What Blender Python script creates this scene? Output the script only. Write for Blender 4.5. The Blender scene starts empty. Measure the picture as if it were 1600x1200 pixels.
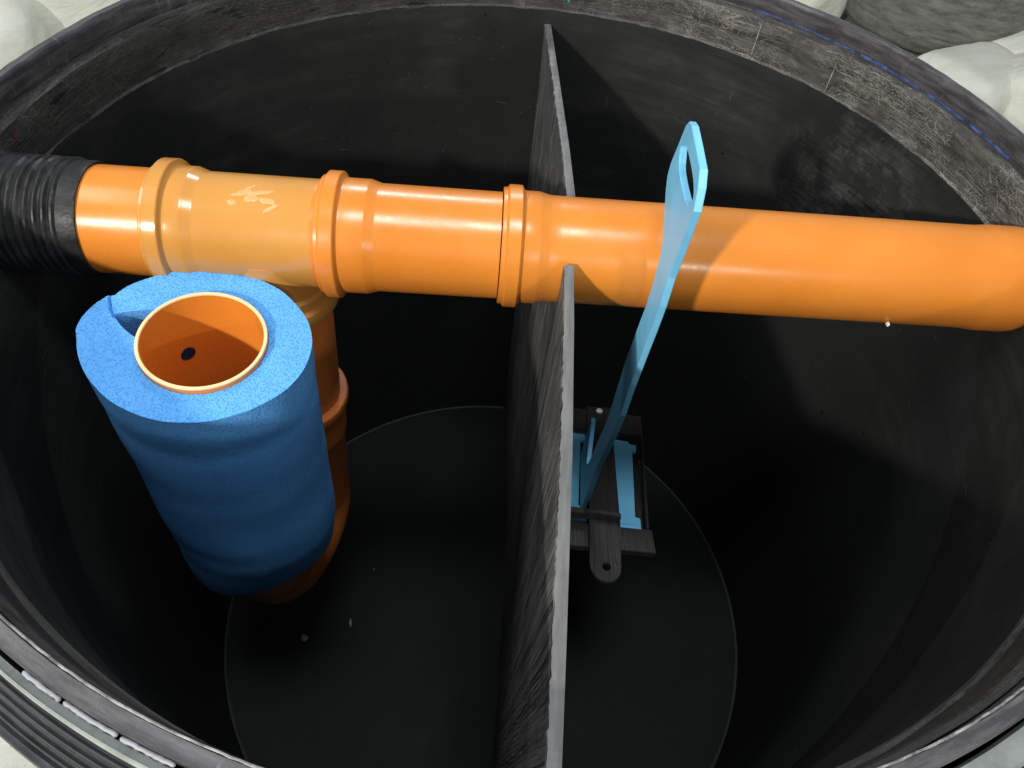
import bpy, bmesh, math, random
from mathutils import Vector, Matrix, noise
random.seed(7)
PI = math.pi
S = bpy.context.scene
C = S.collection
# ---------------------------------------------------------------- camera
cd = bpy.data.cameras.new('camera'); cam = bpy.data.objects.new('camera', cd); C.objects.link(cam)
cd.sensor_fit = 'HORIZONTAL'; cd.sensor_width = 36.0; cd.lens = 36.0*1141.9/1600; cd.clip_start = .02; cd.clip_end = 200
Rm = Matrix(((0.99325, -0.11596, 0), (0.08953, 0.76683, -0.63557), (0.0737, 0.63128, 0.77204)))
cam.matrix_world = Matrix.Translation((-0.0034, -1.1156, 0.7473)) @ Rm.to_4x4()
S.camera = cam
# ---------------------------------------------------------------- light
W = bpy.data.worlds.new('World'); S.world = W; W.use_nodes = True
bg = W.node_tree.nodes['Background']; bg.inputs[0].default_value = (.80, .92, 1.0, 1); bg.inputs[1].default_value = .36
S.view_settings.view_transform = 'Standard'; S.view_settings.look = 'None'
S.view_settings.gamma = 1; S.view_settings.use_curve_mapping = False; S.view_settings.exposure = 0

def area(name, loc, target, size, sizey, power, col=(1, 1, 1)):
    l = bpy.data.lights.new(name, 'AREA'); l.shape = 'RECTANGLE'; l.size = size; l.size_y = sizey
    l.energy = power; l.color = col
    o = bpy.data.objects.new(name, l); C.objects.link(o); o.location = loc
    o.rotation_euler = (Vector(target)-Vector(loc)).to_track_quat('-Z', 'Y').to_euler(); return o
area('workshop_lamp', (-2.55, -4.65, 2.7), (0, 0, -.15), .24, .24, 325, (1, .96, .88))
area('side_tube_lamp', (-3.0, -.2, 3.5), (0, 0, -.6), 2.2, .9, 62, (1, .98, .94))
area('front_lamp', (1.7, -3.6, 1.35), (.3, 0, -.2), .35, .10, 24, (1, .95, .86))
area('ceiling_tube_lamp', (-.7, 4.7, 3.1), (0, 0, -.2), 1.3, .14, 85, (.95, .98, 1))
area('ceiling_panel_lamp', (.2, -.9, 4.2), (0, 0, -1), 1.2, .9, 110, (.92, .98, 1))

# ---------------------------------------------------------------- helpers
def tag(o, label=None, cat=None, group=None, kind=None):
    if label: o['label'] = label
    if cat: o['category'] = cat
    if group: o['group'] = group
    if kind: o['kind'] = kind
    return o
def empty(name, loc, label, cat, group=None):
    o = bpy.data.objects.new(name, None); C.objects.link(o); o.location = loc; o.empty_display_size = .05
    return tag(o, label, cat, group)
def mesh(name, v, f, m, parent=None, smooth=True, uv=None, auto=None):
    me = bpy.data.meshes.new(name); me.from_pydata([tuple(p) for p in v], [], f)
    if uv:
        ul = me.uv_layers.new(name='UVMap')
        for i, l in enumerate(me.loops): ul.data[i].uv = uv[i]
    bm = bmesh.new(); bm.from_mesh(me); bmesh.ops.recalc_face_normals(bm, faces=bm.faces)
    for q in bm.faces: q.smooth = smooth
    if smooth:
        a = math.radians(auto or 32)
        for e in bm.edges:
            if len(e.link_faces) == 2 and e.calc_face_angle(0) > a: e.smooth = False
    bm.to_mesh(me); bm.free()
    me.materials.append(m)
    o = bpy.data.objects.new(name, me); C.objects.link(o)
    if parent:
        o.parent = parent
        # every vertex is given in world space; parents carry only a translation
        p = Vector((0, 0, 0)); q = parent
        while q: p += q.location; q = q.parent
        for vv in me.vertices: vv.co -= p
    return o
def lathe(name, prof, m, parent=None, org=(0, 0, 0), axis=(0, 0, 1), n=128, a0=0, a1=2*PI, closed=True, jit=None, auto=None):
    """revolve prof [(r, t)] about the axis through org; closed = the profile is a loop"""
    ax = Vector(axis).normalized(); u = ax.orthogonal().normalized()
    if abs(ax.z) > .9: u = Vector((1, 0, 0)); u = (u-ax*u.dot(ax)).normalized()
    w = ax.cross(u); org = Vector(org)
    full = abs(a1-a0-2*PI) < 1e-6; na = n if full else n+1
    v = []; k = len(prof)
    for i in range(na):
        a = a0+(a1-a0)*i/n
        for j, (r, t) in enumerate(prof):
            if jit: r, t = jit(j, a, r, t)
            v.append(org+ax*t+(u*math.cos(a)+w*math.sin(a))*r)
    acc = [0]
    for j in range(k): acc.append(acc[-1]+math.dist(prof[j], prof[(j+1) % k]))
    f = []; uv = []
    for i in range(n):
        i2 = (i+1) % na if full else i+1
        for j in range(k if closed else k-1):
            j2 = (j+1) % k
            f.append((i*k+j, i2*k+j, i2*k+j2, i*k+j2))
            A, B = a0+(a1-a0)*i/n, a0+(a1-a0)*(i+1)/n
            uv += [(A, acc[j]), (B, acc[j]), (B, acc[j+1]), (A, acc[j+1])]
    if not full and closed:
        f.append(tuple(range(k))); uv += [(0, 0)]*k
        f.append(tuple((na-1)*k+j for j in range(k))); uv += [(0, 0)]*k
    return mesh(name, v, f, m, parent, True, uv, auto)
def sweep(name, path, rad, m, parent, n=48, caps=True):
    v = []; f = []; up = Vector((0, 0, 1)); pts = [Vector(p) for p in path]
    fr = None
    for i, p in enumerate(pts):
        d = (pts[min(i+1, len(pts)-1)]-pts[max(i-1, 0)]).normalized()
        if fr is None: fr = d.orthogonal().normalized()
        fr = (fr-d*fr.dot(d)).normalized(); b = d.cross(fr)
        r = rad[i] if isinstance(rad, list) else rad
        for k in range(n):
            a = 2*PI*k/n; v.append(p+(fr*math.cos(a)+b*math.sin(a))*r)
    for i in range(len(pts)-1):
        for k in range(n): f.append((i*n+k, i*n+(k+1) % n, (i+1)*n+(k+1) % n, (i+1)*n+k))
    if caps: f.append(tuple(range(n))); f.append(tuple((len(pts)-1)*n+k for k in range(n)))
    return mesh(name, v, f, m, parent)
def prism(name, poly, to3, thick, m, parent, holes=None, bev=.0012, smooth=False):
    """poly (2D) with optional hole, extruded by the vector thick; to3 maps 2D to 3D"""
    bm = bmesh.new()
    loops = [poly]+(holes or [])
    edges = []
    for lp in loops:
        vs = [bm.verts.new(to3(*p)) for p in lp]
        edges += [bm.edges.new((vs[i], vs[(i+1) % len(vs)])) for i in range(len(vs))]
    r = bmesh.ops.triangle_fill(bm, use_beauty=True, use_dissolve=True, edges=edges)
    g = bmesh.ops.extrude_face_region(bm, geom=bm.faces[:])
    bmesh.ops.translate(bm, verts=[x for x in g['geom'] if isinstance(x, bmesh.types.BMVert)], vec=Vector(thick))
    bmesh.ops.recalc_face_normals(bm, faces=bm.faces)
    if bev:
        es = [e for e in bm.edges if len(e.link_faces) == 2 and e.calc_face_angle(0) > .9]
        bmesh.ops.bevel(bm, geom=es, offset=bev, segments=2, affect='EDGES', clamp_overlap=True)
    me = bpy.data.meshes.new(name); v = [x.co.copy() for x in bm.verts]
    bm.verts.index_update(); f = [tuple(x.index for x in q.verts) for q in bm.faces]; bm.free()
    return mesh(name, v, f, m, parent, smooth, None, 50)
def smoothpoly(p, it=2):
    for _ in range(it):
        q = []
        for i in range(len(p)):
            a, b = p[i], p[(i+1) % len(p)]
            q += [(.8*a[0]+.2*b[0], .8*a[1]+.2*b[1]), (.2*a[0]+.8*b[0], .2*a[1]+.8*b[1])]
        p = q
    return p
def fn(x, y, z, s=1.0): return noise.noise(Vector((x*s, y*s, z*s)))

# ---------------------------------------------------------------- materials
class NT:
    def __init__(self, name):
        self.m = bpy.data.materials.new(name); self.m.use_nodes = True
        self.t = self.m.node_tree; self.n = self.t.nodes; self.b = self.n['Principled BSDF']
    def add(self, kind, **kw):
        x = self.n.new(kind)
        for k, v in kw.items(): setattr(x, k, v)
        return x
    def link(self, a, b): self.t.links.new(a, b)
    def val(self, sock, v):
        if hasattr(v, 'is_linked') or isinstance(v, bpy.types.NodeSocket): self.link(v, sock)
        else: sock.default_value = v
    def coord(self, which='Object'): return self.add('ShaderNodeTexCoord').outputs[which]
    def mapping(self, vec, scale=(1, 1, 1), rot=(0, 0, 0), loc=(0, 0, 0)):
        x = self.add('ShaderNodeMapping'); self.link(vec, x.inputs[0])
        x.inputs['Scale'].default_value = scale; x.inputs['Rotation'].default_value = rot; x.inputs['Location'].default_value = loc
        return x.outputs[0]
    def noise(self, vec, scale, detail=4, rough=.55, dist=0):
        x = self.add('ShaderNodeTexNoise'); self.link(vec, x.inputs['Vector'])
        x.inputs['Scale'].default_value = scale; x.inputs['Detail'].default_value = detail
        x.inputs['Roughness'].default_value = rough; x.inputs['Distortion'].default_value = dist
        return x.outputs['Fac']
    def voro(self, vec, scale, feature='F1'):
        x = self.add('ShaderNodeTexVoronoi', feature=feature); self.link(vec, x.inputs['Vector']); x.inputs['Scale'].default_value = scale
        return x.outputs['Distance']
    def ramp(self, fac, a, b, lo=0., hi=1.):
        x = self.add('ShaderNodeMapRange'); self.link(fac, x.inputs[0])
        x.inputs[1].default_value = a; x.inputs[2].default_value = b; x.inputs[3].default_value = lo; x.inputs[4].default_value = hi
        return x.outputs[0]
    def math(self, op, a, b=0.):
        x = self.add('ShaderNodeMath', operation=op); self.val(x.inputs[0], a); self.val(x.inputs[1], b); return x.outputs[0]
    def mix(self, fac, a, b):
        x = self.add('ShaderNodeMix', data_type='RGBA'); self.val(x.inputs[0], fac)
        for s, v in ((x.inputs[6], a), (x.inputs[7], b)):
            if isinstance(v, tuple): s.default_value = (*v, 1)
            else: self.link(v, s)
        return x.outputs[2]
    def bump(self, h, strength=.3, dist=.002, prev=None):
        x = self.add('ShaderNodeBump'); self.link(h, x.inputs['Height']); x.inputs['Strength'].default_value = strength; x.inputs['Distance'].default_value = dist
        if prev: self.link(prev, x.inputs['Normal'])
        return x.outputs[0]
    def out(self, col=None, rough=None, nor=None, spec=None, metal=None):
        b = self.b
        if col is not None:
            if isinstance(col, tuple): b.inputs['Base Color'].default_value = (*col, 1)
            else: self.link(col, b.inputs['Base Color'])
        if rough is not None: self.val(b.inputs['Roughness'], rough)
        if nor is not None: self.link(nor, b.inputs['Normal'])
        if spec is not None: b.inputs['Specular IOR Level'].default_value = spec
        if metal is not None: b.inputs['Metallic'].default_value = metal
        return self.m
    def scratch(self, vec, rot, long, across, lo, hi, wob=0.):
        """thin streaks that run along the rotated x axis"""
        if wob:
            q = self.add('ShaderNodeTexNoise'); self.link(vec, q.inputs['Vector']); q.inputs['Scale'].default_value = 9; q.inputs['Detail'].default_value = 1
            s = self.add('ShaderNodeVectorMath', operation='SCALE'); self.link(q.outputs['Color'], s.inputs[0]); s.inputs['Scale'].default_value = wob
            a = self.add('ShaderNodeVectorMath', operation='ADD'); self.link(vec, a.inputs[0]); self.link(s.outputs[0], a.inputs[1]); vec = a.outputs[0]
        r = self.mapping(vec, (1, 1, 1), (0, 0, rot)); r = self.mapping(r, (long, across, across))
        return self.ramp(self.noise(r, 1, 2, .6), lo, hi)
    def maxs(self, *a):
        r = a[0]
        for x in a[1:]: r = self.math('MAXIMUM', r, x)
        return r

def black_wall():
    t = NT('black_polyethylene_wall'); uv = t.coord('UV'); ob = t.coord()
    cloud = t.noise(ob, 2.2, 5, .62)
    dust = t.ramp(cloud, .40, .66)
    fine = t.noise(t.mapping(uv, (1.0, 9, 1), (0, 0, .12)), 2.0, 9, .74)
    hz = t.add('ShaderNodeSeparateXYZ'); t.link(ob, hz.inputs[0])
    smear_shade = t.math('MULTIPLY', t.math('MULTIPLY', t.ramp(fine, .38, .80), dust), t.ramp(t.math('ADD', hz.outputs[2], t.math('MULTIPLY', cloud, .5)), 1.45, 2.0, .12, 1))  # scuffing, faded with depth to paint in the light lost down the wall
    s1 = t.scratch(uv, .25, 2.5, 150, .70, .76, .05); s2 = t.scratch(uv, -.9, 3, 120, .72, .78, .08)
    s3 = t.scratch(uv, 1.35, 4, 90, .73, .79, .05)
    sc = t.math('MULTIPLY', t.maxs(s1, s2, s3), t.ramp(t.noise(ob, 5, 3), .42, .62))
    # scuffed patch on the right of the far wall, clear of the floor
    mp = t.mapping(ob, (3.6, 3.6, 3.3), (0, 0, 0), (-.80*3.6, -.52*3.6, -1.62*3.3))
    g = t.add('ShaderNodeTexGradient', gradient_type='SPHERICAL'); t.link(mp, g.inputs[0])
    sf = t.math('MULTIPLY', t.ramp(g.outputs[0], 0, .5), t.ramp(t.noise(ob, 11, 8, .72), .48, .66))
    col = t.mix(t.math('MULTIPLY', smear_shade, .42), (.0150, .0165, .0155), (.12, .115, .105))
    col = t.mix(t.math('MULTIPLY', t.math('MULTIPLY', sf, t.ramp(t.noise(t.mapping(uv, (3, 40, 1), (0, 0, .6)), 3, 5, .7), .35, .65)), .8), col, (.12, .117, .105))
    col = t.mix(t.math('MULTIPLY', sc, .45), col, (.15, .145, .135))
    dots = t.ramp(t.voro(ob, 17), .10, .07); dm = t.ramp(t.noise(ob, 3.1, 1), .56, .6)
    col = t.mix(t.math('MULTIPLY', dots, dm), col, (.003, .003, .003))
    n = t.bump(t.noise(ob, 26, 5, .6), .18, .004); n = t.bump(sc, .3, .001, n)
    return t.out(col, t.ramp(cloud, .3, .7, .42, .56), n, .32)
def band_mat():
    t = NT('scraped_polyethylene_band'); uv = t.coord('UV'); ob = t.coord()
    L = [t.scratch(uv, r, 8, a*1.7, lo+.01, lo+.13, w*.7) for r, a, lo, w in
         ((.05, 170, .56, .03), (-.35, 190, .58, .10), (.5, 200, .58, .12), (-1.0, 150, .60, .10), (1.25, 170, .60, .14), (.0, 330, .57, .02), (2.4, 260, .59, .2))]
    sc = t.maxs(*L)
    # the scraping is heavy on the right half and thin on the left
    x = t.add('ShaderNodeSeparateXYZ'); t.link(ob, x.inputs[0]); front = t.ramp(x.outputs[1], -.45, -.05, .18, 1)
    side = t.ramp(t.math('ADD', x.outputs[0], t.math('MULTIPLY', t.noise(ob, 3, 3), .4)), -.1, .75, .22, 1); side = t.math('MULTIPLY', side, front)
    blotch = t.ramp(t.noise(ob, 9, 6, .66), .36, .6)
    pale = t.ramp(t.noise(t.mapping(uv, (2, 9, 1)), 5, 6, .7), .38, .68)
    col = t.mix(t.math('MULTIPLY', t.math('MULTIPLY', pale, side), .8), (.020, .0195, .019), (.115, .108, .096))
    col = t.mix(t.math('MULTIPLY', t.math('MULTIPLY', sc, blotch), side), col, (.25, .235, .21))
    holes = t.ramp(t.noise(t.mapping(uv, (3, 11, 1), loc=(3, 1, 0)), 3.4, 4, .6), .60, .63)
    col = t.mix(t.math('MULTIPLY', holes, t.math('SUBTRACT', 1.0, side)), col, (.005, .005, .005))
    n = t.bump(sc, .3, .001); n = t.bump(t.noise(ob, 18, 4), .3, .006, n)
    return t.out(col, .55, n, .3)
def collar_mat():
    t = NT('worn_collar_plastic'); uv = t.coord('UV'); ob = t.coord()
    c = t.noise(t.mapping(uv, (3, 22, 1)), 3, 6, .68)
    v = t.scratch(uv, 1.5, 9, 60, .60, .68, .02)
    vm = t.ramp(t.noise(ob, 4.5, 2), .52, .6)
    col = t.mix(t.ramp(c, .42, .72), (.040, .037, .041), (.125, .116, .122))
    col = t.mix(t.math('MULTIPLY', t.math('MULTIPLY', v, vm), .5), col, (.22, .21, .23))
    sp = t.ramp(t.noise(ob, 55, 5, .75), .69, .74)
    col = t.mix(t.math('MULTIPLY', sp, .8), col, (.42, .41, .40))
    n = t.bump(t.noise(ob, 40, 5, .65), .35, .004)
    return t.out(col, .42, n, .4)
def simple(name, col, rough, var=.15, scale=20, bump=.15, bd=.002, spec=.5, speck=None):
    t = NT(name); ob = t.coord(); c = t.noise(ob, scale, 5, .6)
    d = tuple(x*(1-var) for x in col); l = tuple(min(1, x*(1+var)) for x in col)
    cc = t.mix(t.ramp(c, .35, .65), d, l)
    if speck:
        cc = t.mix(t.ramp(t.noise(ob, speck[1], 4, .7), speck[2], speck[2]+.04), cc, speck[0])
    return t.out(cc, t.ramp(c, .3, .7, rough*.85, min(1, rough*1.15)), t.bump(t.noise(ob, scale*2.5, 4), bump, bd), spec)
def pvc(name, a, b, rough=.24):
    t = NT(name); ob = t.coord(); c = t.noise(ob, 5, 4, .55)
    col = t.mix(t.ramp(c, .35, .65), a, b)
    dust = t.ramp(t.noise(ob, 70, 6, .8), .66, .74)
    col = t.mix(t.math('MULTIPLY', dust, .35), col, (.85, .62, .42))
    hair = t.scratch(ob, .4, 3, 120, .73, .77, .05)
    n = t.bump(t.noise(ob, 10, 3), .05, .004); n = t.bump(hair, .15, .0006, n)
    return t.out(col, t.ramp(t.noise(ob, 14, 5, .7), .3, .75, rough*.8, rough*1.5), n, .5)
def foam_mat():
    t = NT('blue_filter_foam'); ob = t.coord()
    q = t.add('ShaderNodeTexNoise'); t.link(ob, q.inputs['Vector']); q.inputs['Scale'].default_value = 120
    s = t.add('ShaderNodeVectorMath', operation='SCALE'); t.link(q.outputs['Color'], s.inputs[0]); s.inputs['Scale'].default_value = .006
    a = t.add('ShaderNodeVectorMath', operation='ADD'); t.link(ob, a.inputs[0]); t.link(s.outputs[0], a.inputs[1])
    v = t.voro(a.outputs[0], 270); v2 = t.noise(ob, 330, 3, .7)
    pore = t.ramp(v, .06, .52)
    col = t.mix(pore, (.060, .245, .65), (.118, .385, .84))
    col = t.mix(t.ramp(v2, .60, .78), col, (.17, .50, .96))
    big = t.noise(ob, 7, 4, .6); col = t.mix(t.ramp(big, .5, .85, 0, .35), col, (.05, .25, .64))
    hair = t.scratch(ob, 1.2, 9, 230, .70, .75, .12)
    col = t.mix(t.math('MULTIPLY', hair, .35), col, (.42, .66, .97))
    n = t.bump(pore, .45, .003); n = t.bump(v2, .3, .002, n)
    return t.out(col, .95, n, .12)
def partition_mat():
    t = NT('sawn_black_board'); ob = t.coord()
    x = t.add('ShaderNodeMapping'); t.link(ob, x.inputs[0]); x.inputs['Rotation'].default_value = (math.radians(-10), 0, 0)
    r = x.outputs[0]
    st = t.noise(t.mapping(r, (6, 75, 1.3)), 1, 6, .70)
    st2 = t.noise(t.mapping(r, (20, 290, 3)), 1, 3, .6)
    patch = t.noise(ob, 5, 4, .6)
    col = t.mix(t.ramp(st, .40, .72), (.018, .0185, .0185), (.16, .158, .152))
    col = t.mix(t.math('MULTIPLY', t.ramp(st2, .54, .70), t.ramp(patch, .35, .62)), col, (.27, .27, .26))
    wv = t.add('ShaderNodeTexWave', bands_direction='Y'); t.link(t.mapping(r, (1, 1, .12)), wv.inputs[0]); wv.inputs['Scale'].default_value = 34; wv.inputs['Distortion'].default_value = 5; wv.inputs['Detail'].default_value = 3; wv.inputs['Detail Scale'].default_value = 1.6
    saw = t.math('MULTIPLY', t.ramp(wv.outputs['Fac'], .62, .95), t.ramp(t.noise(ob, 7, 4, .7), .42, .6))
    col = t.mix(t.math('MULTIPLY', saw, .55), col, (.27, .27, .26))
    sp = t.ramp(t.noise(ob, 75, 3, .6), .70, .73); col = t.mix(sp, col, (.5, .5, .48))
    n = t.bump(st, .25, .003); n = t.bump(st2, .25, .0012, n)
    return t.out(col, .42, n, .45)
def cut_mat():
    t = NT('cut_board_edge'); ob = t.coord()
    a = t.noise(t.mapping(ob, (60, 8, 8)), 1, 5, .65); b = t.noise(t.mapping(ob, (8, 190, 60)), 1, 3)
    col = t.mix(t.ramp(a, .3, .7), (.085, .085, .087), (.165, .165, .16)); col = t.mix(t.ramp(b, .6, .7, 0, .4), col, (.09, .09, .09))
    return t.out(col, .5, t.bump(a, .3, .002), .35)
def sack_mat():
    t = NT('white_woven_sack'); ob = t.coord()
    f = t.noise(ob, 3.5, 5, .6); w = t.add('ShaderNodeTexWave'); t.link(ob, w.inputs[0]); w.inputs['Scale'].default_value = 60; w.inputs['Distortion'].default_value = 1.5
    col = t.mix(t.ramp(f, .35, .7), (.74, .73, .62), (.86, .85, .77))
    n = t.bump(t.noise(t.mapping(ob, (1.6, 5, 5)), 1, 6, .55, .8), .5, .05); n = t.bump(w.outputs['Fac'], .1, .002, n)
    return t.out(col, .7, n, .3)

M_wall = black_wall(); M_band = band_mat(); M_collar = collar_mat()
M_floor_t = simple('black_polyethylene_floor', (.0078, .0090, .0090), .66, .4, 5, .15, .004, .20, ((.09, .09, .09), 26, .74))
M_weld = simple('weld_bead_grey', (.0100, .0112, .0112), .6, .75, 3, .3, .003, .35)
M_worn = simple('worn_pale_edge', (.20, .197, .195), .5, .6, 60, .6, .003, .4)
M_gask = simple('grey_gasket', (.17, .18, .175), .55, .2, 30, .2, .002, .4)
M_bead = simple('white_sealant', (.27, .27, .30), .5, .1, 40, .3, .002, .5)
M_palee = simple('pale_gasket_lip', (.40, .43, .38), .5, .15, 30, .2)
M_rib = simple('black_ribbed_shoulder', (.028, .030, .034), .36, .3, 25, .2, .003, .5)
M_or = pvc('orange_pvc', (.62, .192, .022), (.67, .222, .030), .26)
M_or2 = pvc('ochre_orange_pvc', (.52, .228, .045), (.57, .26, .058), .16)
M_or3 = pvc('red_orange_pvc', (.62, .17, .032), (.68, .20, .04), .35)
M_cut = simple('pale_cut_pipe_edge', (.88, .58, .30), .5, .08, 60, .2)
M_rub = simple('black_rubber', (.012, .012, .0125), .48, .4, 30, .4, .003, .35, ((.12, .12, .13), 45, .72))
M_foam = foam_mat(); M_part = partition_mat(); M_edge = cut_mat(); M_sack = sack_mat()
M_blue = simple('light_blue_plastic', (.18, .53, .79), .45, .07, 9, .12, .002, .5)
M_frame = NT('black_printed_frame')
_o = M_frame.coord(); _l = M_frame.noise(M_frame.mapping(_o, (220, 6, 6)), 1, 3, .6)
M_frame = M_frame.out(M_frame.mix(M_frame.ramp(_l, .35, .7), (.020, .019, .018), (.038, .036, .033)), .42, M_frame.bump(_l, .5, .002), .4)
M_bolt = simple('pale_bolt_head', (.72, .74, .68), .4, .05, 30, .1)
M_chip = simple('pale_shaving', (.22, .23, .235), .6, .2, 90, .3)
M_ink = simple('blue_marker_ink', (.04, .07, .19), .5, .6, 40, .2)
M_inkt = simple('teal_marker_ink', (.03, .22, .22), .45, .2, 50, .2)
M_red = simple('red_marker_ink', (.12, .015, .03), .5, .3, 90, .1)
M_putty = simple('pale_putty', (.66, .64, .54), .6, .1, 60, .6, .004)
M_hole = simple('hole_disc_painted_shade', (.012, .035, .11), .95, .3, 200, .8, .003, .1)
M_silver = simple('silver_sticker', (.45, .47, .44), .35, .1, 80, .1, .001, .5, ((.02, .02, .02), 160, .52))
M_ground = NT('pale_concrete')
_o = M_ground.coord(); _a = M_ground.noise(_o, 6, 8, .7); _b = M_ground.noise(_o, 60, 6, .75)
_c = M_ground.mix(M_ground.ramp(_a, .3, .7), (.42, .42, .36), (.60, .60, .54)); _c = M_ground.mix(M_ground.ramp(_b, .60, .66), _c, (.13, .13, .11))
M_ground = M_ground.out(_c, .8, M_ground.bump(_b, .5, .006), .3)
M_tank2 = NT('dusty_black_tank')
_o = M_tank2.coord('UV'); _p = M_tank2.coord()
_a = M_tank2.noise(M_tank2.mapping(_o, (2.2, 9, 1)), 2, 8, .72); _s = M_tank2.scratch(_o, .12, 3, 60, .62, .70, .1)
_s2 = M_tank2.scratch(_o, 1.5, 6, 90, .64, .72, .1)
_c = M_tank2.mix(M_tank2.ramp(_a, .35, .72), (.09, .087, .080), (.29, .28, .25)); _c = M_tank2.mix(M_tank2.math('MULTIPLY', M_tank2.maxs(_s, _s2), .4), _c, (.30, .29, .26))
M_tank2 = M_tank2.out(_c, .5, M_tank2.bump(M_tank2.noise(_p, 20, 5), .2, .01), .4)

D = 1.942
# ---------------------------------------------------------------- ground
g = mesh('workshop_floor', [(-30, -30, -D-.06), (30, -30, -D-.06), (30, 30, -D-.06), (-30, 30, -D-.06)], [(0, 1, 2, 3)], M_ground, None, False)
tag(g, 'pale dusty workshop floor under the tank', None, None, 'structure')

# ---------------------------------------------------------------- main tank
tank = empty('separator_tank', (0, 0, -D-.05), 'large open round black plastic tank with a worn rim, holding the orange pipework', 'tank')
def jw(j, a, r, t):
    return r+.0016*fn(math.cos(a)*4, math.sin(a)*4, t*3+j), t
def near(a): return .017*max(0, -math.sin(a)+.12)
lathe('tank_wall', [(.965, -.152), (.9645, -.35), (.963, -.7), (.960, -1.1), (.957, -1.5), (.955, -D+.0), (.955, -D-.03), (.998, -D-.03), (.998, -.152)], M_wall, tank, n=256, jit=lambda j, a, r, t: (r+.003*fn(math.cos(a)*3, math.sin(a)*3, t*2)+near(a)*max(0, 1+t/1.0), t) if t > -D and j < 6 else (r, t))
def jband(j, a, r, t):
    c, s = math.cos(a)*9, math.sin(a)*9
    if r < .99: r += near(a)
    if j in (0, 4): return r+.0015*fn(c, s, j), t+.006*fn(c*1.4, s*1.4, 3)+.003*fn(c*7, s*7, 5)
    return r+.0018*fn(c, s, j+t*20), t
lathe('neck_band', [(.9655, -.150), (.968, -.148), (.971, -.115), (.9715, -.08), (.9665, -.149), (.999, -.151), (.999, -.052), (.974, -.052), (.9725, -.056)][0:1]+[(.9700, -.146), (.9715, -.12), (.9720, -.085), (.9725, -.058), (.975, -.0525), (.999, -.0525), (.999, -.1515), (.966, -.1515)], M_band, tank, n=384, jit=jband)
def jcol(j, a, r, t):
    c, s = math.cos(a)*6, math.sin(a)*6
    return r+.0008*fn(c, s, 1), t+.0022*fn(c, s, 2)+(.0012*fn(c*6, s*6, 4) if t > -.01 else 0)
lathe('rim_collar', [(1.0015, -.0495), (1.000, -.046), (.9995, -.008), (1.0005, -.003), (1.0025, 0), (1.0170, 0), (1.0195, -.003), (1.0200, -.16), (1.0005, -.16), (1.0005, -.0495)], M_collar, tank, n=384, jit=jcol)
# ragged pale edge where the collar was trimmed, on the near half only
def jworn(j, a, r, t):
    c, s = math.cos(a)*22, math.sin(a)*22
    k = .0009*fn(c, s, 7)+.0012*fn(c*4, s*4, 9)
    return r+k*(1 if j in (0, 3) else .4), t+k*.8
lathe('worn_edge', [(.9988, -.002), (.9992, .0012), (1.0004, .0016), (1.0014, .0008), (1.0012, -.001)], M_worn, tank, n=420, a0=math.radians(176), a1=math.radians(368), jit=jworn)
# ledge lip just inside of the collar
lathe('gasket', [(1.0245, -.019), (1.0320, -.019), (1.0320, -.12), (1.0245, -.12)], M_gask, tank, n=1100, a0=math.radians(178), a1=math.radians(272),
      jit=lambda j, a, r, t: (r, t+(.0005*math.sin(a*467) if t > -.05 else 0)))
lathe('gasket_lip', [(1.0322, -.014), (1.0345, -.013), (1.0355, -.02), (1.0355, -.12), (1.0322, -.12)], M_palee, tank, n=90, a0=math.radians(178), a1=math.radians(272))
prof = [(1.0360, -.16), (1.0360, -.036)]
for k in range(4):
    r = 1.0375+.0074*k; z = -.040-.010*k
    prof += [(r+.0010, z), (r+.0030, z+.0025), (r+.0048, z), (r+.0058, z-.010)]
prof += [(1.069, -.078), (1.075, -.082), (1.078, -.10), (1.078, -.20), (1.062, -.24), (1.062, -.30), (1.078, -.34), (1.078, -.46), (1.062, -.50), (1.062, -.56), (1.078, -.60), (1.078, -D-.04), (1.036, -D-.04)]
lathe('ribbed_shoulder', prof, M_rib, tank, n=256, auto=60)
lathe('shoulder_band', [(1.0255, -.030), (1.0275, -.022), (1.0500, -.024), (1.0540, -.030), (1.0540, -.034), (1.0255, -.034)], M_gask, tank, n=90, a0=math.radians(276), a1=math.radians(345))
def jf(j, a, r, t): return r, t+.003*fn(math.cos(a)*r*3, math.sin(a)*r*3, 2)
lathe('tank_floor', [(.0005, -D), (.15, -D), (.3, -D), (.45, -D), (.6, -D), (.75, -D), (.88, -D), (.954, -D), (.954, -D-.028), (.0005, -D-.028)], M_floor_t, tank, n=128, jit=lambda j, a, r, t: jf(j, a, r, t) if j < 8 else (r, t))
lathe('floor_weld', [(.9535, -D+.005), (.9505, -D+.0045), (.9445, -D+.0028), (.9435, -D+.0002), (.9535, -D+.0002)], M_weld, tank, n=360,
      jit=lambda j, a, r, t: (r+.0015*fn(math.cos(a)*20, math.sin(a)*20, j), t))
# sealant bead in the gap of the near left rim: three lengths butting together
for b0, b1 in ((244.4, 247.3), (247.5, 251.2), (251.4, 254.8)):
    n = 40; pts = []; rr = []
    for i in range(n+1):
        a = math.radians(b0+(b1-b0)*i/n); e = min(1, min(i, n-i)/1.5+.35)
        pts.append((math.cos(a)*(1.0222+.0006*fn(i*.3, b0, 0)), math.sin(a)*(1.0222+.0006*fn(i*.3, b0, 0)), -.010)); rr.append((.0023+.0006*fn(i*.25, 1, b0))*e)
    sweep('sealant_bead', pts, rr, M_bead, tank, 12)
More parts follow.
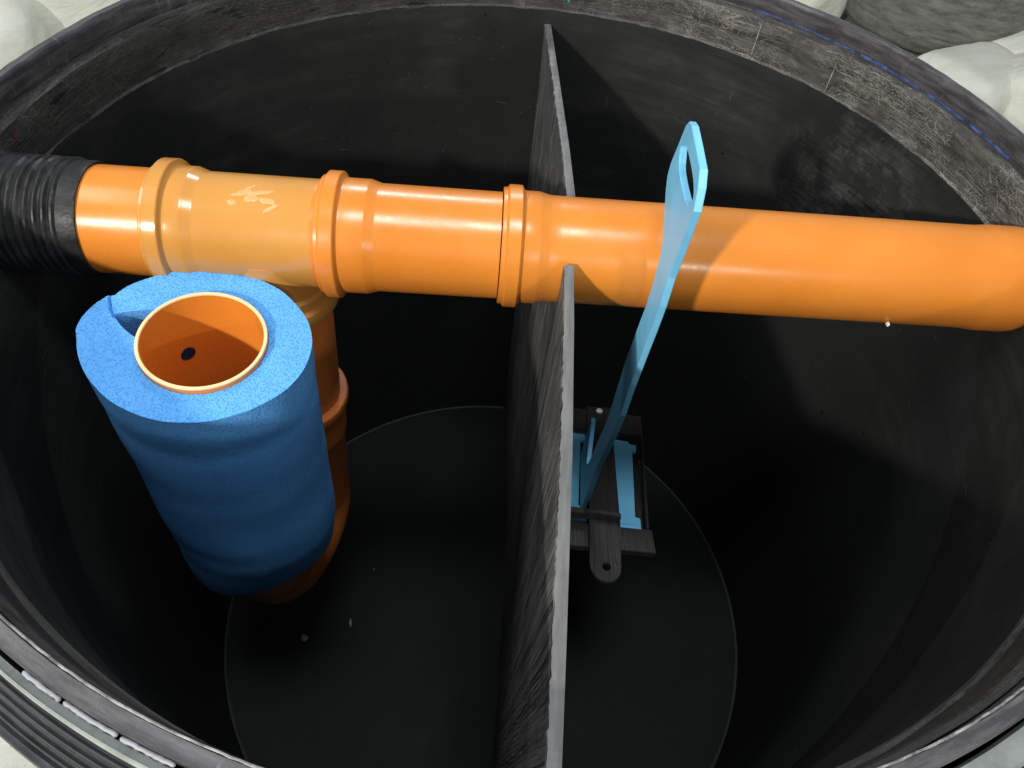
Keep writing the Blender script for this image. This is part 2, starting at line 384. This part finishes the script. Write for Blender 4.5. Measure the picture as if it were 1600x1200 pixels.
# blue marker line in the corner under the collar, far right
def arcstrip(name, a0, a1, r, z0, z1, m, parent, n=60, th=.0010, ph=0):
    lathe(name, [(r, z0), (r, z1), (r-th, z1), (r-th, z0)], m, parent, n=n, a0=math.radians(a0), a1=math.radians(a1),
          jit=lambda j, a, rr, t: (rr, t+.0012*fn(a*30, ph, j)+.0008*fn(a*90, ph, 1)))
arcstrip('marker_line', 16.5, 31.5, .9975, -.0465, -.0412, M_ink, tank)
arcstrip('marker_line', 32.6, 42.5, .9975, -.0465, -.0412, M_ink, tank, ph=3)
arcstrip('marker_line', 43.5, 60.0, .9975, -.0468, -.0434, M_ink, tank, ph=5)
arcstrip('marker_line', 128, 140, .9975, -.0465, -.0450, M_ink, tank, ph=8)
arcstrip('marker_tick', 88.1, 88.45, .9695, -.125, -.085, M_inkt, tank, n=2)
def wallpt(az, r): a = math.radians(az); return Vector((math.cos(a)*r, math.sin(a)*r, 0))
for az, z, w in ((37.6, -.345, .004), (37.2, -.355, .003), (31.6, -.395, .006), (30.3, -.405, .0045), (31.2, -.42, .004), (27.4, -.455, .003)):
    lathe('paint_fleck', [(.0002, .0012), (w*.7, .0010), (w, 0), (w, -.002), (.0002, -.002)], M_ink, tank, org=wallpt(az, .9640)+Vector((0, 0, z)),
          axis=-wallpt(az, 1), n=10, jit=lambda j, a, r, t: (r*(1+.35*math.sin(a*2+z*90)), t))
# pale cut marks
for az, z0, z1 in ((57.5, -.060, -.140), (44.5, -.062, -.150)):
    arcstrip('cut_mark', az, az+.18, .9690, z1, z0, M_worn, tank, n=2)
arcstrip('cut_mark', 28.5, 34.0, .9628, -.3262, -.3240, M_weld, tank, n=10)

# ---------------------------------------------------------------- partition (welded in: part of the tank)
TOP = [(.965, -.012, -.190), (.60, .0145+.012, -.160), (.28, .060, -.135), (.095, .0765, -.120), (-.12, .0805, -.112), (-.26, .0865, -.115), (-.52, .0935, -.115), (-.79, .0965, -.115), (-.963, .0975, -.116)]
def top_at(y):
    for a, b in zip(TOP, TOP[1:]):
        if b[0] <= y <= a[0]:
            t = (y-a[0])/(b[0]-a[0]); return a[1]+(b[1]-a[1])*t, a[2]+(b[2]-a[2])*t
    return (TOP[0] if y > 0 else TOP[-1])[1:]
PY, PZ, PR = -.0185, -.165, .1035
ys = []
y = .9645
while y > -.9635: ys.append(y); y -= .0055 if (abs(y-PY) > .115) else .0022
def ragged(y): return .0018*fn(y*38, 1, 0)+.0016*fn(y*110, 4, 0)
def zt(y):
    x, z = top_at(y); d = y-PY
    if abs(d) < PR: z = min(z, PZ-math.sqrt(PR*PR-d*d))
    return z
v = []; f = []; rows = [0, .004, .015, .04, .1, .2, .35, .5, .65, .8, 1.0]
for yy in ys:
    x, z0 = top_at(yy); zz = zt(yy)
    dz = .0012*fn(yy*50, 9, 2)
    for s in (0, 1):
        for k, q in enumerate(rows):
            z = zz+(-D+.001-zz)*q
            xx = x-(0 if s else .0160)
            if not s:
                if k == 0: xx += -.0015-1.3*ragged(yy)
                elif k == 1: xx += -.0015-.7*ragged(yy)
                xx += .002*fn(yy*14, z*5, 3)
            v.append((xx, yy, z+(dz if k == 0 else 0)))
nr = len(rows); 
for i in range(len(ys)-1):
    a = i*2*nr; b = (i+1)*2*nr
    for s in (0, 1):
        for k in range(nr-1): f.append((a+s*nr+k, b+s*nr+k, b+s*nr+k+1, a+s*nr+k+1))
    f.append((a+nr-1, b+nr-1, b+2*nr-1, a+2*nr-1))
for a in (0, (len(ys)-1)*2*nr): 
    for k in range(nr-1): f.append((a+k, a+k+1, a+nr+k+1, a+nr+k))
part = mesh('partition', v, f, M_part, tank, False)
# its pale sawn top edge, as its own piece
v = []; f = []
for i, yy in enumerate(ys):
    x, z0 = top_at(yy); zz = zt(yy)+.0012*fn(yy*50, 9, 2); r = ragged(yy)
    st = .0022*max(0, fn(yy*16, 7, 7))
    for (xx, z) in ((x+.0004, zz-.003), (x+.0004, zz+.0006), (x-.008, zz+.0014+st), (x-.0165-1.5*r, zz+.0006), (x-.0178-1.5*r, zz-.0035-2*abs(r))): v.append((xx, yy, z))
for i in range(len(ys)-1):
    for k in range(4): f.append((i*5+k, i*5+k+1, i*5+5+k+1, i*5+5+k))
    f.append((i*5+4, i*5, i*5+5, i*5+9))
f.append((0, 1, 2, 3, 4)); e = (len(ys)-1)*5; f.append((e, e+1, e+2, e+3, e+4))
sub = mesh('sawn_edge', v, f, M_edge, part, True, auto=35)

# ---------------------------------------------------------------- orange pipework
def pl(x): return Vector((x, -.0203+.0759*(x-.052), -.165))
AX = Vector((1, .0759, 0)).normalized()
pipe = empty('orange_pipework', pl(0), 'orange plastic pipe line crossing the tank, with a branch dropping at its left', 'pipe')
def seg(name, m, prof, parent=pipe, n=96, x0=0., jit=None):
    """prof in (radius, x) with x along the tank; wall thickness closed inside"""
    k = AX.x
    return lathe(name, [(r, (x)/k) for r, x in prof], m, parent, org=pl(0), axis=AX, n=n, jit=jit)
th = .005
def tube(name, m, outer, parent=pipe, n=96, inner=None):
    inner = inner or .094
    return seg(name, m, outer+[(inner, outer[-1][1]), (inner, outer[0][1])], parent, n)
tube('pipe', M_or3 if False else M_or, [(.0990, -.99), (.0990, -.61)])
def socket_prof(x, d=1, ring=.1165, body=.1065, length=.10):
    # ring with rounded edges, then body, then taper to the pipe
    q = [(.0998, x), (.1085, x), (.1095, x+.0012*d), (.1098, x+.007*d), (.1115, x+.0085*d), (ring-.0012, x+.010*d), (ring, x+.0115*d), (ring, x+.0335*d), (ring-.0015, x+.0355*d), (body+.0035, x+.0375*d), (body+.0005, x+.0405*d), (body, x+.045*d),
         (body, x+length*d), (body-.0008, x+(length+.002)*d), (.1012, x+(length+.017)*d), (.1003, x+(length+.020)*d)]
    return q
tee = tube('tee_fitting', M_or2, socket_prof(-.684, 1, .1190, .1075, .068)+[(.1003, -.394)])
tube('pipe_socket', M_or, [(.1003, -.394)]+[(r, x) for r, x in socket_prof(-.386, 1, .1175, .1065, .085)]+[(.1000, -.058)])
tube('pipe_socket', M_or, [(r, x) for r, x in socket_prof(-.056, 1, .1150, .1055, .068)]+[(.1000, .05)])
tube('long_pipe', M_or, [(.0998, .030), (.1000, .10), (.1000, .72), (.1000, .80), (.1000, .855), (.1022, .875), (.1030, .89), (.1030, .935), (.1018, .948), (.0985, .958), (.0940, .964), (.0935, .99)])
# black ribbed rubber connector at the left wall
cp = [(.100, -.792), (.1035, -.792), (.1045, -.794), (.1045, -.820)]
x = -.824
for k in range(9):
    cp += [(.1045, x), (.1085, x-.0035), (.1090, x-.0065), (.1055, x-.0110)]; x -= .0150
cp += [(.110, x-.003), (.116, x-.008), (.116, -.998)]
con = seg('rubber_connector', M_rub, cp+[(.0995, -1.0)], n=128, jit=lambda j, a, r, t: (r+(.0010*fn(math.cos(a)*5, math.sin(a)*5, j*.7) if j < len(cp) and j > 1 else 0), t+.0012*fn(math.cos(a)*3, math.sin(a)*3, j*.25)))
# tee branch and drop pipe
def dr(z): t = (z+.165); return Vector((-.486+.058*t, -.062-.03*t, z))
dax = (dr(-1)-dr(-.2)).normalized()
def dseg(name, m, prof, n=80, inner=.092, parent=pipe):
    k = abs(dax.z)
    p = [(r, -(z+.165)/k) for r, z in prof]
    return lathe(name, p+[(inner, p[-1][1]), (inner, p[0][1])], m, parent, org=dr(-.165), axis=dax, n=n)
br = dseg('tee_branch', M_or2, [(.1015, -.170), (.1020, -.262), (.1075, -.270), (.1078, -.292), (.1170, -.297), (.1185, -.304), (.1185, -.322), (.117, -.326), (.103, -.329)], parent=pipe)
dseg('drop_pipe', M_or3, [(.0985, -.31), (.0985, -.68)])
dseg('pipe_socket', M_or3, [(.0990, -.664), (.1135, -.665), (.1165, -.668), (.1175, -.675), (.1175, -.690), (.1155, -.697), (.1070, -.702), (.1065, -.80), (.1060, -.815), (.0995, -.835), (.0985, -1.16)])
# filter pipe rising from the bend
FT = Vector((-.529, -.3236, -.190)); FB = Vector((-.606, -.272, -1.17)); fax = (FB-FT).normalized()
def fp(z): t = (z-FT.z)/(FB.z-FT.z); return FT.lerp(FB, t)
A = fp(-1.17); B = dr(-1.16)
mid = (A+B)/2; h = (B-A)/2; path = []
for i in range(25):
    a = PI*i/24; p = mid-h*math.cos(a)+Vector((0, 0, -1))*math.sin(a)*h.length*1.05; path.append(p)
sweep('return_bend', path, .099, M_or3, pipe, 64, False)
lathe('bend_socket', [(.1000, .01), (.1150, -.02), (.1160, -.145), (.1240, -.150), (.1300, -.158), (.1310, -.176), (.1280, -.186), (.1090, -.187), (.0960, -.08), (.0960, .01)], M_or, pipe, org=A, axis=fax, n=80)
k = (FB-FT).length
lathe('filter_pipe', [(.1045, 0.0012), (.1050, .003), (.1050, k), (.0990, k), (.0990, .003), (.0995, .0012)], M_or, pipe, org=FT, axis=fax, n=128)
lathe('cut_edge', [(.1052, .0030), (.1050, .0006), (.1040, -.0006), (.1000, -.0006), (.0989, .0006), (.0988, .0030)], M_cut, pipe, org=FT, axis=fax, n=128)
# drilled hole: a disc with the shade on the foam behind painted in
hd = Vector((-.609, -.258, -.332)); c0 = fp(hd.z); rad = (hd-c0); rad -= fax*rad.dot(fax); rad.normalize(); hc = c0+rad*.0982
u = fax.cross(rad)
v = [hc]; f = []
for i in range(28):
    a = 2*PI*i/28; w = .0145*math.cos(a); l = .0165*math.sin(a)
    v.append(c0+fax*l+(rad*math.cos(w/.0985)+u*math.sin(w/.0985))*.0984)
v[0] = c0+rad*.0984
for i in range(28): f.append((0, 1+i, 1+(i+1) % 28))
mesh('drilled_hole', v, f, M_hole, pipe)
# small silver sticker on the underside of the tee, glue scuff on its top
def patch(name, xc, ac, wx, wa, r, m, parent, nx=6, na=6, rag=0):
    """curved patch on the main pipe; angle ac measured from the near side upwards"""
    side = Vector((AX.y, -AX.x, 0)); v = []; f = []
    for i in range(nx+1):
        for j in range(na+1):
            xx = xc+(i/nx-.5)*wx; a = math.radians(ac+(j/na-.5)*wa)
            e = 1-.9*max(abs(i/nx-.5), abs(j/na-.5))*2
            rr = r+(rag*(fn(i*.9, j*.9, xc)+.35)*max(0, e) if rag else 0)
            v.append(pl(xx)+(side*math.cos(a)+Vector((0, 0, 1))*math.sin(a))*rr)
    for i in range(nx):
        for j in range(na): f.append((i*(na+1)+j, (i+1)*(na+1)+j, (i+1)*(na+1)+j+1, i*(na+1)+j+1))
    # thickness
    o = mesh(name, v, f, m, parent)
    so = o.modifiers.new('thick', 'SOLIDIFY'); so.thickness = .0008
    return o
patch('sticker', -.690+.10, -28, .028, 16, .1086, M_silver, pipe)
M_glue = simple('dried_glue', (.66, .33, .12), .35, .05, 60, .3)
side = Vector((AX.y, -AX.x, 0)); random.seed(3)
bm = bmesh.new()
for xx, ang, sx, sa in ((-.515, 78, .020, .006), (-.498, 72, .012, .008), (-.485, 80, .022, .005), (-.470, 70, .014, .006), (-.530, 66, .008, .006), (-.462, 62, .014, .004), (-.505, 86, .012, .004)):
    a = math.radians(ang); nv = side*math.cos(a)+Vector((0, 0, 1))*math.sin(a)
    tv = AX.cross(nv); g = bmesh.ops.create_icosphere(bm, subdivisions=3, radius=1)
    k = math.radians(random.uniform(-40, 40)); X = AX*math.cos(k)+tv*math.sin(k); Y = nv.cross(X)
    for q in g['verts']:
        w = 1+.35*fn(q.co.x*2, q.co.y*2, xx*40); q.co = pl(xx)+nv*.1000+X*q.co.x*sx*w+Y*q.co.y*sa*w+nv*q.co.z*.0013
me_v = [q.co.copy() for q in bm.verts]; bm.verts.index_update(); me_f = [tuple(x.index for x in q.verts) for q in bm.faces]; bm.free()
mesh('glue_scuff', me_v, me_f, M_glue, pipe)

# ---------------------------------------------------------------- foam sleeve
foam = None
KO = [(-176, .2055), (177, .2075), (173, .206), (166, .203), (160, .198), (158.5, .190), (150, .188), (142, .186), (122, .176), (101, .168), (83, .166), (62, .168), (41, .172), (27, .176), (12, .178), (-7, .176), (-23, .170), (-40, .163), (-57, .160), (-77, .160), (-97, .162), (-116, .167), (-138, .176), (-156, .188), (-170, .198)]
KO = sorted([(a % 360, r) for a, r in KO]); KO = [(KO[-1][0]-360, KO[-1][1])]+KO+[(KO[0][0]+360, KO[0][1])]
def lin(K, a):
    for p, q in zip(K, K[1:]):
        if p[0] <= a <= q[0]: return p[1]+(q[1]-p[1])*(a-p[0])/max(1e-6, q[0]-p[0])
    return K[0][1]
NA = 720; NRr = 26; levels = 120
FZ0, FZ1 = .012, .868        # distance down the filter pipe
e1 = Vector((1, 0, 0)); e1 = (e1-fax*e1.dot(fax)).normalized(); e2 = fax.cross(e1)
if e2.y < 0: e2 = -e2
def wedge(deg):
    # open V between the two ends of the rolled sheet (163..190 deg), apex at 171
    d = abs(deg-170); return .1058+.058*max(0, 1-d/(20 if deg < 170 else 17))
def fpos(deg, r, t):
    a = math.radians(deg); return FT+fax*t+(e1*math.cos(a)+e2*math.sin(a))*r
v = []; f = []
for i in range(NA):
    deg = 360*i/NA
    ro = lin(KO, deg); wd = wedge(deg)
    # top face rings, from inside to outside
    for j in range(NRr):
        q = j/(NRr-1); r = wd+(ro-wd)*q
        t = FZ0+.0022*fn(math.cos(deg/57.3)*4, math.sin(deg/57.3)*4, r*20)+random.uniform(-.0004, .0004)
        if r > .158 and 156 < deg < 173 and abs(deg-(170-11*(r-.165)/.033)) < .8: t += .006
        v.append(fpos(deg, r, t))
    for j in range(levels):
        Z1 = FZ1-.075*max(0, math.cos(math.radians(deg+38)))**1.5
        q = j/(levels-1); t = FZ0+.004+(Z1-FZ0-.004)*q
        if j == 0: t = FZ0+.0016
        blend = min(1, q*1.6)
        r = ro*(1-blend*.55)+.184*blend*.55
        # shallow waists where the sheet is squeezed, and slow bulges
        sag = .010*math.sin(math.radians(deg)+.6)
        for tc, w, dep in ((.13+sag, .030, .0018), (.30+sag, .045, .0012), (.585+sag*2.4, .035, .0012), (.70+sag*3, .045, .0012)):
            r -= dep*math.exp(-((t-tc)/w)**2)
        r += .0045*fn(math.cos(deg/57.3)*1.3, math.sin(deg/57.3)*1.3, t*5)*blend
        if q > .93: r -= .008*((q-.93)/.07)**2
        if q > .7: r -= .022*((q-.7)/.3)**2*max(0, math.cos(math.radians(deg+48)))
        r += .009*math.exp(-((t-.64)/.12)**2)*blend*max(0, math.cos(math.radians(deg)))**2
        r += random.uniform(-.0002, .0002)
        v.append(fpos(deg, r, t))
    v.append(fpos(deg, .1060, Z1)); v.append(fpos(deg, wd, .30 if wd > .107 else .1))
K = NRr+levels+2
for i in range(NA):
    a, b = i*K, ((i+1) % NA)*K
    for j in range(K-1): f.append((a+j, b+j, b+j+1, a+j+1))
    f.append((a+K-1, b+K-1, b, a))
foam = mesh('foam_sleeve', v, f, M_foam, None, True, auto=50)
foam.location = (0, 0, 0)
c = FB.copy()
for vv in foam.data.vertices: vv.co -= c
foam.location = c
tag(foam, 'thick bright blue foam sleeve rolled round the upright open orange pipe, seam gaping left', 'filter')

# ---------------------------------------------------------------- shut-off gate with blue lever
gate = empty('shut_off_gate', (.30, 0, -1.0), 'black framed shut-off gate with light blue plates and tall light blue lever beside the partition', 'valve')
# plane of the frame: y falls and z rises towards the viewer
def gp(x, y, h=0.):
    z = -1.144+(.366-y)*(.244/.705)
    nrm = Vector((0, .244/.705, 1)).normalized(); return Vector((x, y, z))+nrm*h
GN = Vector((0, .244/.705, 1)).normalized()
def bar(name, quad, h0, th, m, parent=gate, bev=.0015):
    return prism(name, quad, lambda x, y: gp(x, y, h0), GN*th, m, parent, None, bev)
fr = bar('frame', [(.098, .378), (.430, .369), (.426, .262), (.098, .270)], -.014, .014, M_frame)
bar('frame', [(.098, -.146), (.412, -.141), (.414, -.222), (.098, -.232)], -.022, .016, M_frame)
bar('side_rail', [(.4185, .262), (.4270, .262), (.4040, -.141), (.3970, -.141)], -.024, .022, M_frame)
bar('back_plate', [(.098, .262), (.4185, .262), (.397, -.141), (.098, -.146)], -.050, .010, M_frame)
st = [(.2490, .374), (.3290, .381), (.3235, -.16), (.3150, -.300)]
for i in range(1, 10):
    a = PI*i/10; st.append((.2765+.0385*math.cos(a), -.300-.052*math.sin(a)))
st += [(.2380, -.300), (.2420, -.16)]
hole = [(.2790+.0105*math.cos(2*PI*i/20), -.303+.0125*math.sin(2*PI*i/20)) for i in range(20)]
bar_strap = prism('strap', st, lambda x, y: gp(x, y, .002), GN*.010, M_frame, gate, [hole], .0012)
for xx in (.2560, .3060):
    prism('strap_rib', [(xx, .36), (xx+.0035, .36), (xx+.0005, -.29), (xx-.003, -.29)], lambda x, y: gp(x, y, .0122), GN*.0016, M_frame, gate, None, 0)
bar('cross_lip', [(.098, -.128), (.322, -.134), (.322, -.150), (.262, -.146), (.200, -.152), (.098, -.148)], .0125, .022, M_frame)
lathe('bolt', [(.0002, .006), (.0085, .006), (.0105, .004), (.0108, 0), (.0108, -.004), (.0002, -.004)], M_bolt, gate, org=gp(.2895, .352, .012), axis=GN, n=24)
# blue slide plates
bar('blue_plate', [(.329, .254), (.3830, .249), (.3835, .238), (.4050, .236), (.4035, .205), (.3905, .203), (.3745, -.085), (.3880, -.088), (.3870, -.132), (.3240, -.133)], -.030, .012, M_blue)
bar('blue_plate', [(.098, .262), (.2450, .262), (.2440, .228), (.2300, .226), (.2180, -.060), (.2420, -.10), (.2400, -.124), (.098, -.126)], -.030, .012, M_blue)
bar('plate_lip', [(.325, -.112), (.374, -.110), (.374, -.118), (.325, -.120)], -.0178, .004, M_blue)
# lever: one flat plate standing on edge, outline in (y, z)
Lf = [(-.046, .135), (-.030, .090), (-.012, .045), (-.013, .020), (-.032, .004), (-.066, -.012), (-.112, -.030), (-.138, -.058), (-.144, -.110), (-.141, -.172), (-.125, -.260), (-.110, -.350), (-.106, -.450), (-.102, -.557), (-.090, -.620), (-.073, -.680), (-.052, -.770), (-.030, -.862), (-.012, -.893), (.008, -.890), (.030, -.872), (.060, -.846), (.082, -.828), (.100, -.832), (.108, -.860), (.110, -1.035)]
Rr = [(-.098, -.995), (-.122, -.86), (-.136, -.730), (-.165, -.615), (-.190, -.508), (-.204, -.420), (-.208, -.329), (-.221, -.220), (-.232, -.140), (-.238, -.077), (-.236, -.015), (-.244, .035), (-.250, .080), (-.255, .127), (-.240, .156), (-.217, .171), (-.150, .166), (-.087, .160), (-.062, .152)]
hl = smoothpoly([(-.063, .118), (-.052, .100), (-.080, .082), (-.130, .086), (-.204, .100), (-.230, .122), (-.229, .134), (-.204, .140), (-.165, .138), (-.104, .130)], 1)
Lp = Lf+Rr
lev = prism('lever', Lp, lambda y, z: Vector((.2215, y, z)), (.0115, 0, 0), M_blue, gate, [hl], .0010)
# ---------------------------------------------------------------- loose bits in the tank
def chip(loc, s, label, seed, m=M_chip, name='plastic_shaving', cat='shaving', group='pale shavings lying about the tank', flat=.25):
    random.seed(seed); v = []; f = []
    bm = bmesh.new(); bmesh.ops.create_icosphere(bm, subdivisions=2, radius=1)
    for q in bm.verts:
        k = 1+.45*fn(q.co.x*1.7+seed, q.co.y*1.7, q.co.z*1.7); q.co = Vector((q.co.x*s[0]*k, q.co.y*s[1]*k, q.co.z*s[2]*k))
    bmesh.ops.rotate(bm, verts=bm.verts, cent=(0, 0, 0), matrix=Matrix.Rotation(seed*1.3, 3, 'Z'))
    me = bpy.data.meshes.new(name); bm.to_mesh(me); bm.free(); me.materials.append(m)
    o = bpy.data.objects.new(name, me); C.objects.link(o); o.location = loc
    return tag(o, label, cat, group)
chip((-.494, -.128, -D+.006), (.004, .017, .003), 'pale sliver lying on the tank floor right of the foam sleeve, nearest the partition', 5)
chip((-.644, -.205, -D+.007), (.013, .012, .004), 'pale ragged flake on the tank floor just below the foam sleeve', 2)
chip((-.452, .089, -D+.005), (.004, .004, .003), 'tiny pale crumb on the tank floor, farthest from the foam sleeve', 3)
chip((-.60, -.036, -D+.006), (.009, .007, .003), 'dull grey flake on the tank floor close beside the bottom of the foam sleeve', 4, M_weld)
q = pl(.705); chip((q.x, q.y-.092, q.z-.052), (.006, .004, .004), 'white crumb stuck under the right half of the orange pipe', 6, M_putty, 'crumb', 'crumb', None)
o = chip((-.995, -.02, -.055), (.020, .009, .007), 'small pale lump of putty above the black ribbed connector', 8, M_putty, 'putty_lump', 'putty', None)
arcstrip('red_mark', 179.0, 179.4, .9700, -.082, -.070, M_red, tank, n=4)

# ---------------------------------------------------------------- background: second tank and sacks
BT = Vector((3.20, 5.55, -D-.05))
t2 = empty('neighbouring_tank', BT, 'dusty dark grey round tank standing on white sacks behind the main tank, top right', 'tank')
lathe('tank_body', [(.0005, .16), (.72, .16), (.80, .18), (.84, .24), (.86, .40), (.87, .9), (.875, 1.6), (.875, 2.3), (.85, 2.3), (.85, .3), (.0005, .3)], M_tank2, t2, org=BT, n=160, auto=60,
      jit=lambda j, a, r, t: (r+.006*fn(math.cos(a)*3, math.sin(a)*3, t*3) if r > .5 else r, t))
def sack(loc, dim, rz, label, seed, tilt=0):
    bm = bmesh.new(); bmesh.ops.create_cube(bm, size=2)
    bmesh.ops.subdivide_edges(bm, edges=bm.edges, cuts=22, use_grid_fill=True)
    for q in bm.verts:
        p = q.co.copy(); L = (abs(p.x)**3.4+abs(p.y)**3.4+abs(p.z)**2.6)**(1/3.0); n_ = p/L*1.15 if L else p
        k = 1+.09*fn(n_.x*1.3+seed, n_.y*1.3, n_.z*1.3)+.012*fn(n_.x*5, n_.y*5+seed, n_.z*5)+.014*abs(fn(n_.x*13, n_.y*4+seed, n_.z*13))
        # gathered ends
        e = abs(n_.x); pin = 1-.30*max(0, e-.6)/.4
        pl_ = .02*math.sin(math.atan2(n_.z, n_.y)*17+seed)*max(0, e-.5)
        q.co = Vector((n_.x*dim[0]/2*k, n_.y*dim[1]/2*(k*pin+pl_), n_.z*dim[2]/2*(k*pin+pl_)))
    for q in bm.faces: q.smooth = True
    me = bpy.data.meshes.new('sack'); bm.to_mesh(me); bm.free(); me.materials.append(M_sack)
    o = bpy.data.objects.new('sack', me); C.objects.link(o); o.location = loc; o.rotation_euler = (tilt, 0, rz)
    return tag(o, label, 'sack', 'white sacks around the tanks')
Z = -D-.06
sack((3.9, 5.0, Z+.20), (1.5, .8, .5), .35, 'white sack in the right corner beneath the edge of the neighbouring tank', 1)
sack((3.15, 4.35, Z+.17), (1.0, .65, .42), .6, 'small cream sack peeping over the tank rim just under the neighbouring tank', 2)
sack((3.75, 4.15, Z+.22), (1.1, .75, .5), -.5, 'white sack at the right edge of the photo, the lowest one there', 3)
sack((2.15, 5.75, Z+.32), (1.0, .62, .60), 1.2, 'plump white creased sack leaning against the left of the neighbouring tank', 4)
sack((1.75, 6.45, Z+.20), (1.3, .7, .45), .1, 'flat white sack farthest left of the sacks by the neighbouring tank', 5)
sack((-3.75, 4.0, Z+.35), (1.7, 1.1, .9), .6, 'large smooth white sack in the top left corner of the photo', 6)
sack((-2.75, 5.0, Z+.28), (1.1, .8, .6), -.3, 'yellowish white sack right of the big smooth one, top left', 7)
sack((-3.9, 3.0, Z+.30), (1.4, 1.0, .7), 1.2, 'white sack low at the left edge just over the tank rim', 8)
